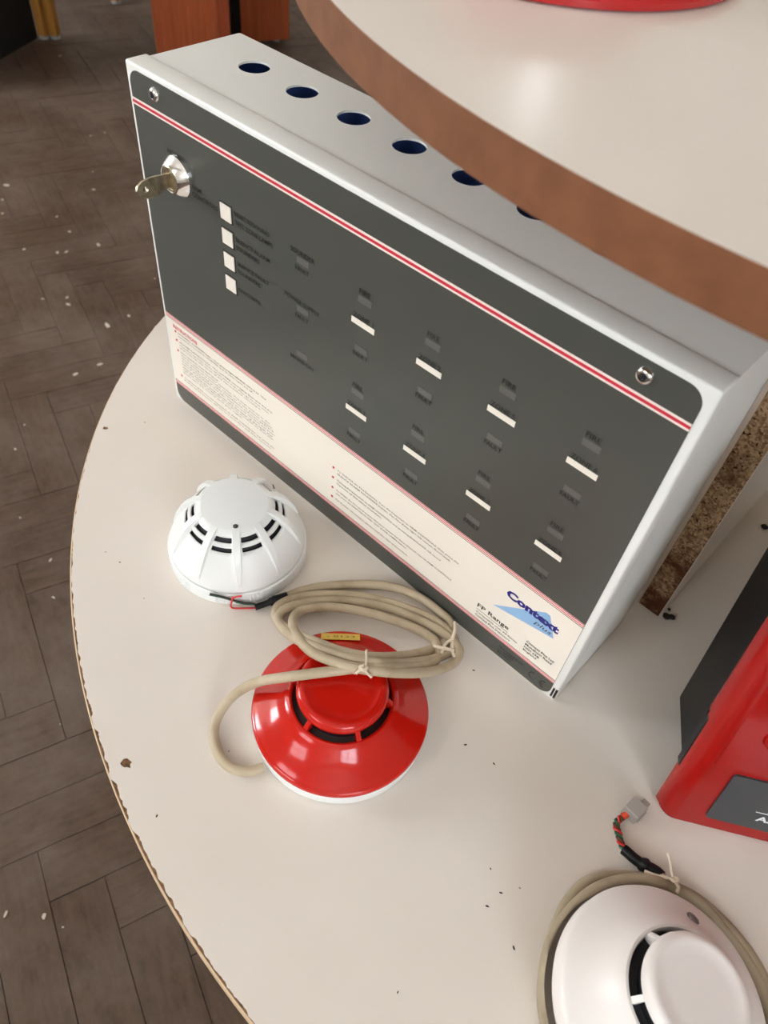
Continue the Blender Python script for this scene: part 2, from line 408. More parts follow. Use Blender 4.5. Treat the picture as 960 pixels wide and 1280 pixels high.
# laminate sheet: its rim is chipped away in small bites, worst along the front left
rr = random.Random(11); n = 2400
bites = [0.0] * n
for _ in range(1700):
    c = rr.randrange(n); a = 2 * math.pi * c / n
    wear = 0.35 + 0.65 * math.exp(-((math.degrees(a) % 360 - 253) / 22.0) ** 2)
    w_ = rr.randint(1, 3); d = rr.uniform(.0002, .0023) * wear
    for k in range(-w_, w_ + 1):
        bites[(c + k) % n] = max(bites[(c + k) % n], d * (1 - (abs(k) / (w_ + 1)) ** 2) * rr.uniform(.75, 1))
rim = [(CX + (RT - .0008 - bites[i]) * math.cos(2 * math.pi * i / n), CY + (RT - .0008 - bites[i]) * math.sin(2 * math.pi * i / n)) for i in range(n)]
def blob(cx, cy, r, seed, n=11, sq=0.8):
    q = random.Random(seed)
    return [(cx + r * q.uniform(.7, 1.2) * math.cos(2 * math.pi * k / n), cy + sq * r * q.uniform(.7, 1.2) * math.sin(2 * math.pi * k / n)) for k in range(n)]
CH = [(-0.0055, -0.0636, .0023, 1), (0.2295, -0.2081, .0034, 2), (0.1268, -0.0104, .0042, 3)]
holes = [blob(x, y, r, s) for x, y, r, s in CH]
me = plate_mesh([rim] + holes, 0.0007)
for v in me.vertices: v.co.z -= 0.00035
lam = link('laminate_top', me, M['laminate'], core); lam.matrix_parent_inverse = core.matrix_basis.inverted() @ Matrix.Identity(4)
def sub(o, parent):     # sub-part modelled in world space under a part modelled in world space
    o.parent = parent; o.matrix_parent_inverse = Matrix.Identity(4); return o
sub(lam, core)
for x, y, r, s in CH:
    bm = bmesh.new(); pts = blob(x, y, r * 1.05, s)
    vs = [bm.verts.new((a, b, -0.0004)) for a, b in pts]; c = bm.verts.new((x, y, -0.0022))
    for k in range(len(vs)): bm.faces.new((vs[k], vs[(k + 1) % len(vs)], c))
    sub(from_bm('chip', bm, M['chip']), core)
sub(from_bm('edge_band', lathe(bmesh.new(), [(RT - .0011, -TH), (RT, -TH + .0004), (RT - .0002, -0.0012), (RT - .0007, -0.0008), (RT - .0011, -0.0009)], 240, False, False, CX, CY), M['band_tan'], None, 40), core)
child(from_bm('pedestal', box(box(bmesh.new(), CX - .009, CX + .009, CY - .32, CY + .32, ZF, -TH), CX - .32, CX + .32, CY - .009, CY + .009, ZF, -TH), M['laminate'], stand))
UB, UT, UR = 0.331, 0.3472, 0.3635
part = boxo('partition', 0.3793, 0.395, 0.1062, 0.5, 0, UB, M['chipboard'], stand); child(part)
sub(boxo('laminate_face', 0.395, 0.3953, 0.1066, 0.5, 0, UB, M['laminate']), part)
up = child(from_bm('upper_shelf', lathe(bmesh.new(), [(UR - .001, UB), (UR - .001, UT - .0008)], 200, True, True, CX, CY), M['chipboard'], stand, 40))
sub(from_bm('laminate_top', lathe(bmesh.new(), [(UR - .0004, UT - .0008), (UR - .0004, UT)], 200, True, True, CX, CY), M['laminate'], None, 40), up)
sub(from_bm('edge_band', lathe(bmesh.new(), [(UR - .001, UB - .0001), (UR, UB + .0004), (UR, UT - .0003), (UR - .0005, UT - .0001)], 200, False, False, CX, CY), M['edge_brown'], None, 40), up)

# ------------------------------------------------------------------ fire alarm control panel (millimetres -> metres)
PWD, PHT, PDP = 0.380, 0.2538, 0.084
panel = thing('control_panel', 'white metal fire alarm control panel with dark grey printed front', 'control panel')
def P(o): o.parent = panel; return o
# enclosure: folded sheet with eight round knockout holes along its top
t = 0.0012; x0, x1, zt = 0.0006, PWD - 0.0006, PHT - 0.0016
HOLES = [(0.0465 + 0.041 * k, 0.0566) for k in range(8)]
me = plate_mesh([rrect(x0, x1, 0.0135, PDP, 0.0016, 3)] + [circle(a, b, 0.0093) for a, b in HOLES], t)
for v in me.vertices: v.co.z += zt - t / 2
bm = bmesh.new(); bm.from_mesh(me); bpy.data.meshes.remove(me)
box(bm, x0, x0 + t, 0.0015, PDP, 0.0004, zt - t); box(bm, x1 - t, x1, 0.0015, PDP, 0.0004, zt - t)
box(bm, x0, x1, PDP - t, PDP, 0.0004, zt - t); box(bm, x0, x1, 0.0015, PDP, 0.0002, 0.0002 + t)
enc = P(from_bm('enclosure', bm, M['paint_white']))
bm = bmesh.new(); g = 0.0006
a, b, c, d, e, f = x0 + t + g, x1 - t - g, 0.0165, PDP - t - g, 0.0022, zt - t - g
for q in (((a, c, e), (b, c, e), (b, d, e), (a, d, e)), ((a, c, e), (a, c, f), (b, c, f), (b, c, e)), ((a, d, e), (b, d, e), (b, d, f), (a, d, f)),
          ((a, c, e), (a, d, e), (a, d, f), (a, c, f)), ((b, c, e), (b, c, f), (b, d, f), (b, d, e))):
    bm.faces.new([bm.verts.new(v) for v in q])
sub(from_bm('bluish_light_liner', bm, M['inside_bluish_light']), enc)  # added liner, its colour carries the bluish light seen through the holes
# door: front sheet with folded flanges
bm = bmesh.new()
box(bm, 0, PWD, 0, 0.0015, 0, PHT)
bm2 = bmesh.new(); box(bm2, 0, PWD, 0, 0.0150, 0.0, PHT, 0.0013, 3)
bm.free()
door = P(from_bm('door', bm2, M['paint_white'], None, 50))
# printed film on the door
film = link('face_label', stand_up(plate_mesh([rrect(0.0032, 0.3754, 0.0014, 0.2507, 0.0085, 10)], 0.0005), -0.0001), M['label_grey'], panel)
FY = -0.00037
def flat(name, outline, material, y=FY - 0.0001):
    me = plate_mesh([outline], 0.0001); return link(name, stand_up(me, y), material, film)
def strip(name, z0, z1, material, y): return flat(name, [(0.0033, z0), (0.3753, z0), (0.3753, z1), (0.0033, z1)], material, y)
strip('white_band', 0.0205, 0.0822, M['label_white'], FY - .00003)
for z0, z1, mt in ((.2307, .2347, 'print_pale'), (.23185, .23345, 'print_red')): strip('stripe', z0, z1, M[mt], FY - (.00008 if mt == 'print_pale' else .00014))
for z0, z1, mt in ((.0813, .0817, 'print_dim'), (.0822, .0850, 'print_pale'), (.0826, .0833, 'print_red'), (.0841, .0848, 'print_red'),
                   (.0178, .0206, 'print_pale'), (.0181, .0188, 'print_red'), (.0196, .0203, 'print_red'), (.0210, .0214, 'print_dim')):
    strip('stripe', z0, z1, M[mt], FY - (.00008 if mt == 'print_pale' else .00014))
def lettering(body, x0, x1, z0, z1, material='print_dim', bold=0.012, shear=0.0, line=1.0, spacing=1.0, name='lettering'):
    me = fit_text(text_mesh(body, bold, shear, line, spacing), x0 / 1000, x1 / 1000, z0 / 1000, z1 / 1000)
    return link(name, stand_up(me, FY - 0.00022), M[material], film)
def button(x, z):
    b0 = boxo('button', x - .0009, x + .0103, -0.0006, -0.0003, z - .0107, z + .0009, M['print_black'], panel)
    b1 = boxo('button_cap', x, x + .0094, -0.0011, -0.0005, z - .0098, z, M['label_white']); sub(b1, b0)
for z in (.2021, .1862, .1702, .1542): button(.0799, z)
def window(x0, x1, z0, z1): boxo('indicator_window', x0 / 1000, x1 / 1000, -0.0005, -0.0003, z0 / 1000, z1 / 1000, M['window_smoke'], panel)
lettering('NORMAL', 32.6, 49.5, 212.6, 215.6)
lettering('ARM', 53, 62, 198.8, 201.9); lettering('CONTROLS', 53, 77, 194.3, 197.4)
lettering('RESET/RESOUND', 92, 122.5, 198.7, 201.6); lettering('TEST ZONE LAMPS', 92, 125, 193.2, 196.2)
lettering('SILENCE ALARM', 91.8, 122, 182.2, 185.1); lettering('SOUNDERS', 91.8, 113, 176.9, 179.9)
lettering('SILENCE FAULT', 91.8, 121, 166.3, 169.2); lettering('SOUNDERS', 91.8, 113, 161.0, 164.0)
lettering('EVACUATE', 91.5, 112, 147.7, 150.6)
lettering('SOUNDER', 139.8, 159.2, 199.5, 202.6); window(145, 154.3, 194.6, 198.4); lettering('FAULT', 143.9, 154.9, 189.6, 192.7)
lettering('POWER SUPPLY', 134.8, 164, 168.0, 171.0); window(145, 154.3, 162.9, 166.7); lettering('FAULT', 143.9, 154.9, 158.0, 161.1)
window(145, 154.3, 130.4, 134.2); lettering('MAINS ON', 139.5, 159.8, 125.7, 128.8)
ZC = [197.2, 244.7, 292.3, 340.2]
for row, names in ((0, '1256'), (-63.5, '3478')):
    for cx_, nm in zip(ZC, names):
        lettering('FIRE', cx_ - 4.1, cx_ + 3.9, 200.0 + row, 203.1 + row)
        window(cx_ - 4.7, cx_ + 4.9, 194.6 + row, 198.6 + row)
        lettering('ZONE ' + nm, cx_ - 7.3, cx_ + 7.6, 184.2 + row, 187.2 + row)
        boxo('zone_label', (cx_ - 8.5) / 1000, (cx_ + 8.6) / 1000, -0.00055, -0.0003, (179.8 + row) / 1000, (183.4 + row) / 1000, M['label_white'], panel)
        window(cx_ - 4.7, cx_ + 4.9, 163.0 + row, 166.8 + row)
        lettering('FAULT', cx_ - 5.6, cx_ + 5.8, 159.0 + row, 162.1 + row)
# instructions, left column
lettering('INSTRUCTIONS', 10.8, 39, 74.6, 77.8, 'print_red', 0.02)
def bullet(x, z): flat('bullet', circle(x / 1000, z / 1000, 0.00105, 12), M['print_red'], FY - .00015)
left = [(72.1, ['NORMAL CONDITION - The green light MAINS ON is lit. The', 'keyswitch is turned to NORMAL and all other lights are off.', '']),
        (64.1, ['ALARM CONDITION - The red FIRE zone lights flash and the fire', 'sounders operate. Note which zone is lit, then go to that zone', 'and look for the cause of the alarm before silencing it.']),
        (54.4, ['FAULT CONDITION - A zone FAULT light is lit', 'and the internal sounder operates. The fault may be in the', 'zone wiring, in a sounder circuit or in the power supply.',
                'Turn the keyswitch to ARM CONTROLS and press SILENCE', 'FAULT SOUNDERS. The light stays on until the fault has been', 'cleared. Note the zone shown and the time of the fault and', 'call the service engineer as soon as possible so that the', 'fault can be found and put right.', '']),
        (29.8, ['To EVACUATE turn the keyswitch to ARM CONTROLS and press the', 'EVACUATE button. All the fire sounders will then operate.'])]
wid = [[98, 84], [104, 100, 92], [44, 101, 104, 105, 106, 103, 104, 70], [105, 102]]
for (z, lines), ws in zip(left, wid):
    bullet(12.8, z)
    for k, w_ in enumerate(ws):
        lettering(lines[k], 16, 16 + w_, z - 0.9 - 2.72 * k, z + 0.85 - 2.72 * k, 'print_text', 0.012 if k == 0 else 0)
right = [(57.3, ['To SILENCE the Fire Sounders, Turn the keyswitch to ARM CONTROLS, then press the', 'SILENCE ALARM SOUNDERS button. The Fire Zone light will remain illuminated.'], [106, 100]),
         (47.8, ['Turning the keyswitch to ARM CONTROLS and pressing EVACUATE will sound', 'Operate all the alarm sounders.'], [93, 42]),
         (37.6, ['To RESET the Fire panel ensure that your system has been silenced, turn to ARM CONTROLS', 'and press the RESET/RESOUND TEST ZONE LAMPS button.'], [104, 66]),
         (28.2, ['For further information please read the user instructions.'], [68])]
for z, lines, ws in right:
    bullet(181.2, z)
    for k, w_ in enumerate(ws): lettering(lines[k], 185, 185 + w_, z - 1.0 - 3.3 * k, z + 1.0 - 3.3 * k, 'print_text', 0.006)
# maker's mark, product line, address, approvals
flat('emblem', [(.3212, .0454), (.3530, .0722), (.3560, .0722), (.3632, .0560)], M['print_sky'], FY - .0001)
lettering('Context', 326.9, 364.3, 61.6, 68.8, 'print_blue', 0.05)
lettering('plus', 348.8, 361, 55.6, 60.3, 'print_dim', 0.0, 0.25)
lettering('FP Range', 311.5, 336, 31.8, 36.9, 'print_dim', 0.012)
flat('underline', [(.3114, .0306), (.3362, .0306), (.3362, .0309), (.3114, .0309)], M['print_text'], FY - .00012)
lettering('Compatible with All Series', 311.8, 344.2, 26.9, 29.0, 'print_dim', 0.01)
lettering('Context Plus Detectors', 311.8, 339.5, 23.9, 26.0, 'print_dim', 0.01)
for k, (tx, w_) in enumerate((('Context Plus Ltd', 20.3), ('Mundham Road', 19.6), ('NG1 6AB', 11.2), ('England', 9.8))):
    lettering(tx, 349.3, 349.3 + w_, 35.6 - 3.2 * k, 37.8 - 3.2 * k, 'print_dim', 0.015)
for k, (tx, w_) in enumerate((('Manufactured', 18.6), ('to EN54', 12), ('BS 5839', 11))):
    lettering(tx, 334.4, 334.4 + w_, 11.4 - 3 * k, 13.4 - 3 * k, 'print_black', 0.01)
def arc(cx_, cz, r, a0, a1, w_):
    o_ = []
    for k in range(25): a = R(a0 + (a1 - a0) * k / 24); o_.append((cx_ + (r + w_) * math.cos(a), cz + (r + w_) * math.sin(a)))
    for k in range(24, -1, -1): a = R(a0 + (a1 - a0) * k / 24); o_.append((cx_ + (r - w_) * math.cos(a), cz + (r - w_) * math.sin(a)))
    return o_
flat('approval_mark', arc(.3622, .0092, .0033, 90, 270, .00038), M['print_black'], FY - .00015)
flat('approval_mark', arc(.3706, .0092, .0033, 90, 270, .00038), M['print_black'], FY - .00015)
flat('approval_mark', [(.3676, .0089), (.3698, .0089), (.3698, .0096), (.3676, .0096)], M['print_black'], FY - .00015)
# two socket screws
for sx, sz in ((.0268, .2433), (.3498, .2436)):
    bm = lathe(bmesh.new(), [(.0040, 0), (.0039, .0008), (.0032, .0018), (.0024, .0022), (.0019, .0022), (.0019, .0006), (0, .0005)], 32)
    for v in bm.verts: x_, y_, z_ = v.co; v.co = (sx + x_, -0.00035 - z_, sz + y_)
    scr = from_bm('screw', bm, M['chrome'], panel, 35)
    bm = lathe(bmesh.new(), [(0.0019, 0.0009), (0, .0009)], 6)
    for v in bm.verts: x_, y_, z_ = v.co; v.co = (sx + x_, -0.00035 - z_, sz + y_)
    sub(from_bm('socket', bm, M['void']), scr)
# key switch with its key
kx, kz = .0405, .2012
def yl(bm):
    for v in bm.verts: x_, y_, z_ = v.co; v.co = (kx + x_, -0.00035 - z_, kz + y_)
    return bm
ks = from_bm('key_switch', yl(lathe(bmesh.new(), [(.0124, 0), (.0123, .0012), (.0085, .0066), (.0079, .0069), (.0077, .0066)], 56)), M['chrome'], panel, 30)
sub(from_bm('lock_barrel', yl(lathe(bmesh.new(), [(.0077, .0064), (.0072, .0068), (.0062, .0068), (.0060, .0062), (0, .0062)], 48)), M['steel'], None, 30), ks)
sub(boxo('keyway', kx - .0006, kx + .0006, -.0068, -.0062, kz - .0036, kz + .0036, M['void']), ks)
# blade and bow cut from one sheet in the yz plane (v = distance out of the lock)
bow = [(-.0040, .0030), (-.0042, .0080), (-.0056, .0120), (-.0062, .0170), (-.0056, .0220), (-.0034, .0258), (-.0004, .0272), (.0024, .0258), (.0042, .0220), (.0048, .0170), (.0046, .0120), (.0040, .0080), (.0036, .0030)]
me = plate_mesh([bow, circle(-.0004, .0212, .0018, 20)], 0.0021)
rk = Matrix.Rotation(R(-10), 3, 'Y')
for v in me.vertices:
    a_, b_, c_ = v.co; q = rk @ Vector((c_, 0, a_)); v.co = (kx + q.x, -0.00035 - b_ - 0.003, kz + q.z)
key = link('key', me, M['steel'], ks)
md = key.modifiers.new('bevel', 'BEVEL'); md.width = .0004; md.segments = 2; md.limit_method = 'ANGLE'
# relief slots where the door flanges meet at the lower corners
for xx in (PWD - .0029, PWD - .0009):
    boxo('corner_slot', xx - .0007, xx + .0006, -.00012, .0006, .0035, .0135, M['void'], panel)
boxo('corner_slot', -.00012, .0004, .0012, .0040, .0035, .0230, M['void'], panel)

# ------------------------------------------------------------------ smoke detectors
def smoke_white():
    cx, cy, cr = 0.1551, -0.0644, R(-38)
    T = thing('smoke_detector', 'domed white smoke detector with slotted vents beside the control panel', 'smoke detector', (cx, cy, 0))
    bs = from_bm('base', lathe(bmesh.new(), [(.0445, 0), (.0470, .0006), (.0470, .0105), (.0462, .0112), (.044, .0112)], 96), M['white_plastic'], T, 40)
    bm = bmesh.new()
    for g0 in (-52, -18, 10, 62, 130, 200):
        for k in range(4):
            a = cr + R(g0 + 3.1 * k - 2)
            q = box(bmesh.new(), .0466, .0476, -.0007, .0007, .0012, .0096, .0003, 1)
            q.transform(Matrix.Rotation(a, 4, 'Z')); me_ = bpy.data.meshes.new('x'); q.to_mesh(me_); q.free(); bm.from_mesh(me_); bpy.data.meshes.remove(me_)
    g_ = from_bm('grip_rib', bm, M['white_plastic'], bs); g_['kind'] = 'stuff'
    prof = [(.0458, .0112), (.0456, .0136), (.0440, .0180), (.0410, .0245), (.0385, .0289), (.0367, .0318), (.0349, .0345), (.0328, .0374), (.0309, .0399), (.0288, .0424), (.0262, .0447), (.0240, .0463), (.0226, .0474), (.0212, .0478)]
    n = 180; slot_rows = (7, 9)     # bands of the profile that are cut open between the ribs
    bm = bmesh.new(); rings = []
    for r_, z_ in prof: rings.append([bm.verts.new((r_ * math.cos(cr + 2 * math.pi * i / n), r_ * math.sin(cr + 2 * math.pi * i / n), z_)) for i in range(n)])
    for b_ in range(len(prof) - 1):
        for i in range(n):
            ang = (i + .5) * 360 / n % 36
            if b_ in slot_rows and 6.0 < ang < 30.0: continue
            j = (i + 1) % n; bm.faces.new((rings[b_][i], rings[b_][j], rings[b_ + 1][j], rings[b_ + 1][i]))
    bm.faces.new(rings[-1])
    cv = from_bm('cover', bm, M['white_plastic'], T, 40)
    md = cv.modifiers.new('wall', 'SOLIDIFY'); md.thickness = .0011; md.offset = -1
    from_bm('chamber', lathe(bmesh.new(), [(r_ - .0022, z_ - .0012) for r_, z_ in prof[2:]], 60, True), M['void'], T, 40)
    for k in range(10):             # buttress ribs tapering down the dome
        bm = bmesh.new(); path = [(.0216, .0479, .0027, .0), (.0245, .0472, .0026, .0), (.0290, .0438, .0026, .0006), (.0330, .0392, .0025, .0010), (.0370, .0334, .0023, .0011), (.0410, .0262, .0019, .0009), (.0440, .0190, .0012, .0003), (.0449, .0160, .0008, -.0003)]
        rw = []
        for r_, z_, w_, h_ in path:
            rw.append([bm.verts.new((r_ - .002, -w_ * 1.12, z_ - .0022)), bm.verts.new((r_ + h_, -w_ * .86, z_ + h_)), bm.verts.new((r_ + h_, w_ * .86, z_ + h_)), bm.verts.new((r_ - .002, w_ * 1.12, z_ - .0022))])
        for a, b in zip(rw, rw[1:]):
            for q in range(3): bm.faces.new((a[q], a[q + 1], b[q + 1], b[q]))
        bm.faces.new(rw[0]); bm.faces.new(rw[-1][::-1])
        bm.transform(Matrix.Rotation(cr + R(36 * k), 4, 'Z'))
        from_bm('rib', bm, M['white_plastic'], T, 50)
    bm = lathe(bmesh.new(), [(.0017, .0470), (.0017, .0480), (.0012, .0485), (0, .0487)], 20, cx=.0190 * math.cos(cr), cy=.0190 * math.sin(cr))
    from_bm('indicator_light', bm, mat('smoked_lens', srgb(74, 68, 62), 0.25), T, 40)
    return T
smoke_white()

def flat_detector(name, label, cx, cy, s, m_cover, m_base, rib_a, ztop, base_h, cat='smoke detector', tilt=0.0, m_void=None, rim=None):
    m_void = m_void or M['void']
    T = thing(name, label, cat, (cx, cy, 0))
    k = s / .0518
    from_bm('base', lathe(bmesh.new(), [(.049 * k, 0), (.0513 * k, .0008), (.0514 * k, base_h), (.047 * k, base_h)], 110, True, True), m_base, T, 40)
    zc = ztop - .0418                # everything above the rim keeps the form, lifted to the measured height
    zb = base_h
    cov = [(.0507 * k, zb - .0004), (.0518 * k, zb + .0006), (.0519 * k, zb + .0036), (.0512 * k, zb + .0047), (.0503 * k, zb + .0050), (.0496 * k, zb + .0056), (.0460 * k, zb + .0078), (.0420 * k, .0205 + zc * .6), (.0385 * k, .0230 + zc * .8),
           (.0355 * k, .0256 + zc), (.0333 * k, .0283 + zc), (.0316 * k, .0300 + zc), (.0300 * k, .0308 + zc), (.0289 * k, .0305 + zc), (.0284 * k, .0297 + zc), (.0282 * k, .0262 + zc)]
    if rim: cov = rim
    bm = lathe(bmesh.new(), cov, 120)
    bm.transform(Matrix.Rotation(tilt, 4, 'X') if tilt else Matrix.Identity(4))
    from_bm('cover', bm, m_cover, T, 40)
    from_bm('chamber', lathe(bmesh.new(), [(.0282 * k, .0262 + zc), (.0262 * k, .0266 + zc), (.0240 * k, .0275 + zc), (.0238 * k, .0372 + zc), (.02 * k, .0375 + zc)], 60, True), m_void, T, 40)
    from_bm('cap', lathe(bmesh.new(), [(.0236 * k, .0352 + zc), (.0252 * k, .0350 + zc), (.0262 * k, .0358 + zc), (.0264 * k, .0372 + zc), (.0258 * k, .0398 + zc), (.0246 * k, .0413 + zc), (.0226 * k, .0419 + zc), (.0208 * k, .0417 + zc), (.0196 * k, .0413 + zc), (.0150 * k, .0412 + zc), (0, .0412 + zc)], 100), m_cover, T, 40)
    for a in rib_a:
        bm = box(bmesh.new(), (.0246 * k), .0304 * k, -.0014, .0014, .0262 + zc, .0366 + zc, .0006, 2)
        for v in bm.verts:
            if v.co.x > .028 * k and v.co.z > .030 + zc: v.co.z = .0302 + zc
        bm.transform(Matrix.Rotation(R(a), 4, 'Z'))
        from_bm('rib', bm, m_cover, T, 40)
    return T, k, zc
red, kr, zr = flat_detector('smoke_detector', 'glossy red smoke detector on a white base under a coiled beige cable', 0.2945, -0.1031, .0518, M['red_plastic'], M['white_plastic'], [-26, -89, -152, 145, 90, 34], .0418, .0104, m_void=mat('dark_red_chamber', (0.02, 0.004, 0.006), 0.5))
# yellow sticker on the red slope
stk = plate_mesh([[(-.0120, -.0036), (.0120, -.0036), (.0120, .0036), (-.0120, .0036)]], .0002)
so = link('sticker', stk, M['sticker'], red)
so.matrix_basis = Matrix.Translation((-.0318, .0308, .0202)) @ Matrix.Rotation(R(44), 4, 'Z') @ Matrix.Rotation(R(-29), 4, 'X')
tm = fit_text(text_mesh('- 0123', 0.02), -.0085, .0090, -.0012, .0012)
for v in tm.vertices: v.co.z = .00016
link('lettering', tm, M['sticker_ink'], so)
big_zc = .0490 - .0418
BIG = [(.0507, .0091), (.0518, .0101), (.0520, .0160), (.0514, .0182), (.0500, .0198), (.0470, .0218), (.0430, .0246), (.0390, .0280), (.0358, .0314), (.0332, .0350), (.0312, .0378), (.0293, .0394), (.0280, .0393), (.0274, .0384), (.0271, .0344)]
big, kb, zb_ = flat_detector('smoke_detector', 'warm white round smoke detector with a raised cap, tilted on its dusty cable', 0.5071, -0.1058, .0487, M['warm_plastic'], M['warm_plastic'], [-132, 160, 100, 40, -20, -80], .0505, .0095, rim=BIG)
# it leans on the strands of its own cable: raised on the left, down on the right
big.location = (0.5071, -0.1058, .0069)
big.rotation_mode = 'QUATERNION'; big.rotation_quaternion = Matrix.Rotation(R(8), 3, Vector((-.682, .726, 0))).to_quaternion()
bm = lathe(bmesh.new(), [(.0036, -.001), (.0036, .0004), (.0030, .0010), (0, .0013)], 24)
for v in bm.verts: v.co.y *= .7
lo = from_bm('indicator_light', bm, mat('grey_lens', srgb(96, 84, 82), 0.25), big, 40)
lo.matrix_basis = Matrix.Rotation(R(104), 4, 'Z') @ Matrix.Translation((.0400, 0, .0274)) @ Matrix.Rotation(R(40), 4, 'Y') @ Matrix.Rotation(R(35), 4, 'Z')

# ------------------------------------------------------------------ the two coiled cables
RED_COIL = [(0.2094,-0.0710,0.0036), (0.2128,-0.0591,0.0037), (0.2205,-0.0457,0.0037), (0.2320,-0.0314,0.0038), (0.2460,-0.0172,0.0038), (0.2591,-0.0088,0.0039), (0.2740,-0.0045,0.0040), (0.2883,-0.0040,0.0040), (0.2977,-0.0045,0.0041), (0.3033,-0.0089,0.0041), (0.3059,-0.0171,0.0042), (0.3046,-0.0265,0.0043), (0.3035,-0.0453,0.0181), (0.3015,-0.0712,0.0432), (0.2915,-0.0835,0.0463), (0.2780,-0.0919,0.0464), (0.2602,-0.0962,0.0417), (0.2343,-0.0905,0.0156), (0.2194,-0.0859,0.0047), (0.2138,-0.0827,0.0047), (0.2116,-0.0760,0.0048), (0.2152,-0.0653,0.0049), (0.2258,-0.0508,0.0049), (0.2386,-0.0381,0.0050), (0.2536,-0.0276,0.0050), (0.2703,-0.0191,0.0051), (0.2854,-0.0135,0.0052), (0.2994,-0.0114,0.0052), (0.3092,-0.0135,0.0053), (0.3135,-0.0210,0.0053), (0.3108,-0.0345,0.0084), (0.3095,-0.0584,0.0310), (0.3040,-0.0782,0.0474), (0.2940,-0.0862,0.0475), (0.2828,-0.0931,0.0475), (0.2680,-0.1001,0.0476), (0.2495,-0.0987,0.0334), (0.2290,-0.0905,0.0121), (0.2187,-0.0846,0.0059), (0.2174,-0.0763,0.0059), (0.2227,-0.0642,0.0060), (0.2327,-0.0513,0.0061), (0.2449,-0.0403,0.0061), (0.2598,-0.0299,0.0062), (0.2769,-0.0221,0.0062), (0.2940,-0.0168,0.0063), (0.3056,-0.0157,0.0064), (0.3138,-0.0168,0.0064), (0.3185,-0.0202,0.0065), (0.3201,-0.0291,0.0065), (0.3185,-0.0451,0.0162), (0.3158,-0.0665,0.0370), (0.3080,-0.0826,0.0486), (0.2980,-0.0905,0.0487), (0.2870,-0.0973,0.0487), (0.2717,-0.1036,0.0488), (0.2563,-0.1005,0.0413), (0.2406,-0.0909,0.0242), (0.2298,-0.0818,0.0121), (0.2255,-0.0738,0.0073), (0.2284,-0.0656,0.0072), (0.2386,-0.0551,0.0082), (0.2536,-0.0453,0.0102), (0.2690,-0.0359,0.0095), (0.2857,-0.0277,0.0074), (0.2980,-0.0251,0.0075), (0.3050,-0.0269,0.0076)]
RED_TAIL = [(0.3122,-0.0364,0.0098), (0.3125,-0.0574,0.0291), (0.3078,-0.0785,0.0475), (0.2969,-0.0893,0.0475), (0.2870,-0.1014,0.0465), (0.2776,-0.1133,0.0455), (0.2670,-0.1240,0.0410), (0.2530,-0.1313,0.0261), (0.2444,-0.1419,0.0127), (0.2448,-0.1535,0.0064), (0.2502,-0.1624,0.0042), (0.2613,-0.1686,0.0034), (0.2728,-0.1693,0.0034), (0.2817,-0.1640,0.0034), (0.2868,-0.1560,0.0036)]
c1 = thing('coiled_cable', 'coil of beige cable tied with cord, lying over the red smoke detector', 'cable', (0.255, -0.06, 0))
def W3(name, *a, keep=None, **k):
    o = tubeo(name, *a, **k); child(o)
    if keep:                    # let the strand lie against the round body it touches instead of running into it
        cx_, cy_, rm, ztop = keep; r_ = a[1]
        for v in o.data.vertices:
            d = Vector((v.co.x - cx_, v.co.y - cy_))
            if v.co.z < ztop and d.length < rm: d = d.normalized() * rm; v.co.x = cx_ + d.x; v.co.y = cy_ + d.y
    return o
W3('cable', RED_COIL + RED_TAIL, .0030, M['cable'], c1, n=12, sub=6, it=1)
W3('black_sleeve', [(0.2103,-0.0690,0.0040), (0.2085,-0.0738,0.0041), (0.2068,-0.0775,0.0042), (0.2055,-0.0796,0.0038), (0.2035,-0.0842,0.0032), (0.2014,-0.0892,0.0028)], .003, M['black'], c1, sub=4, radii=[.0036] * 10 + [.0030] * 3 + [.0022] * 8)
for nm, pts in (('wire_green', [(0.2022,-0.0858,0.0020), (0.1990,-0.0887,0.0030), (0.1951,-0.0938,0.0050), (0.1897,-0.0987,0.0085), (0.1839,-0.1020,0.0110), (0.1773,-0.1055,0.0110)]),
                ('wire_black', [(0.2022,-0.0858,0.0020), (0.1990,-0.0887,0.0040), (0.1959,-0.0929,0.0060), (0.1911,-0.0971,0.0080), (0.1861,-0.1017,0.0115), (0.1772,-0.1045,0.0125)]),
                ('wire_red', [(0.2028,-0.0863,0.0020), (0.2009,-0.0890,0.0015), (0.1960,-0.0947,0.0015), (0.1911,-0.1003,0.0030), (0.1912,-0.0995,0.0105), (0.1879,-0.0955,0.0125)]),
                ('wire_red', [(0.1907,-0.0985,0.0110), (0.1908,-0.0952,0.0125), (0.1909,-0.0911,0.0125)]),
                ('wire_brown', [(0.2022,-0.0858,0.0020), (0.2001,-0.0875,0.0030), (0.1971,-0.0898,0.0040), (0.1934,-0.0937,0.0050), (0.1909,-0.0964,0.0060)])):
    pts = [(0.1551 + (x_ - .1551) * max(1, .0488 / math.hypot(x_ - .1551, y_ + .0644)), -.0644 + (y_ + .0644) * max(1, .0488 / math.hypot(x_ - .1551, y_ + .0644)), z_) for x_, y_, z_ in pts]
    W3(nm, pts, .0006, M['wire_red' if 'red' in nm else nm], c1, n=6, keep=None)
W3('cord_tie', [(0.2905,-0.0800,0.0470), (0.2917,-0.0823,0.0510), (0.2962,-0.0869,0.0527), (0.2988,-0.0910,0.0520), (0.2968,-0.0945,0.0495), (0.2950,-0.0950,0.0460)], .0007, M['cord'], c1, n=7)
W3('cord_knot', [(0.2972,-0.0905,0.0520), (0.3000,-0.0905,0.0535), (0.2996,-0.0932,0.0535), (0.2968,-0.0930,0.0530), (0.2984,-0.0914,0.0540)], .0010, M['cord'], c1, n=7)
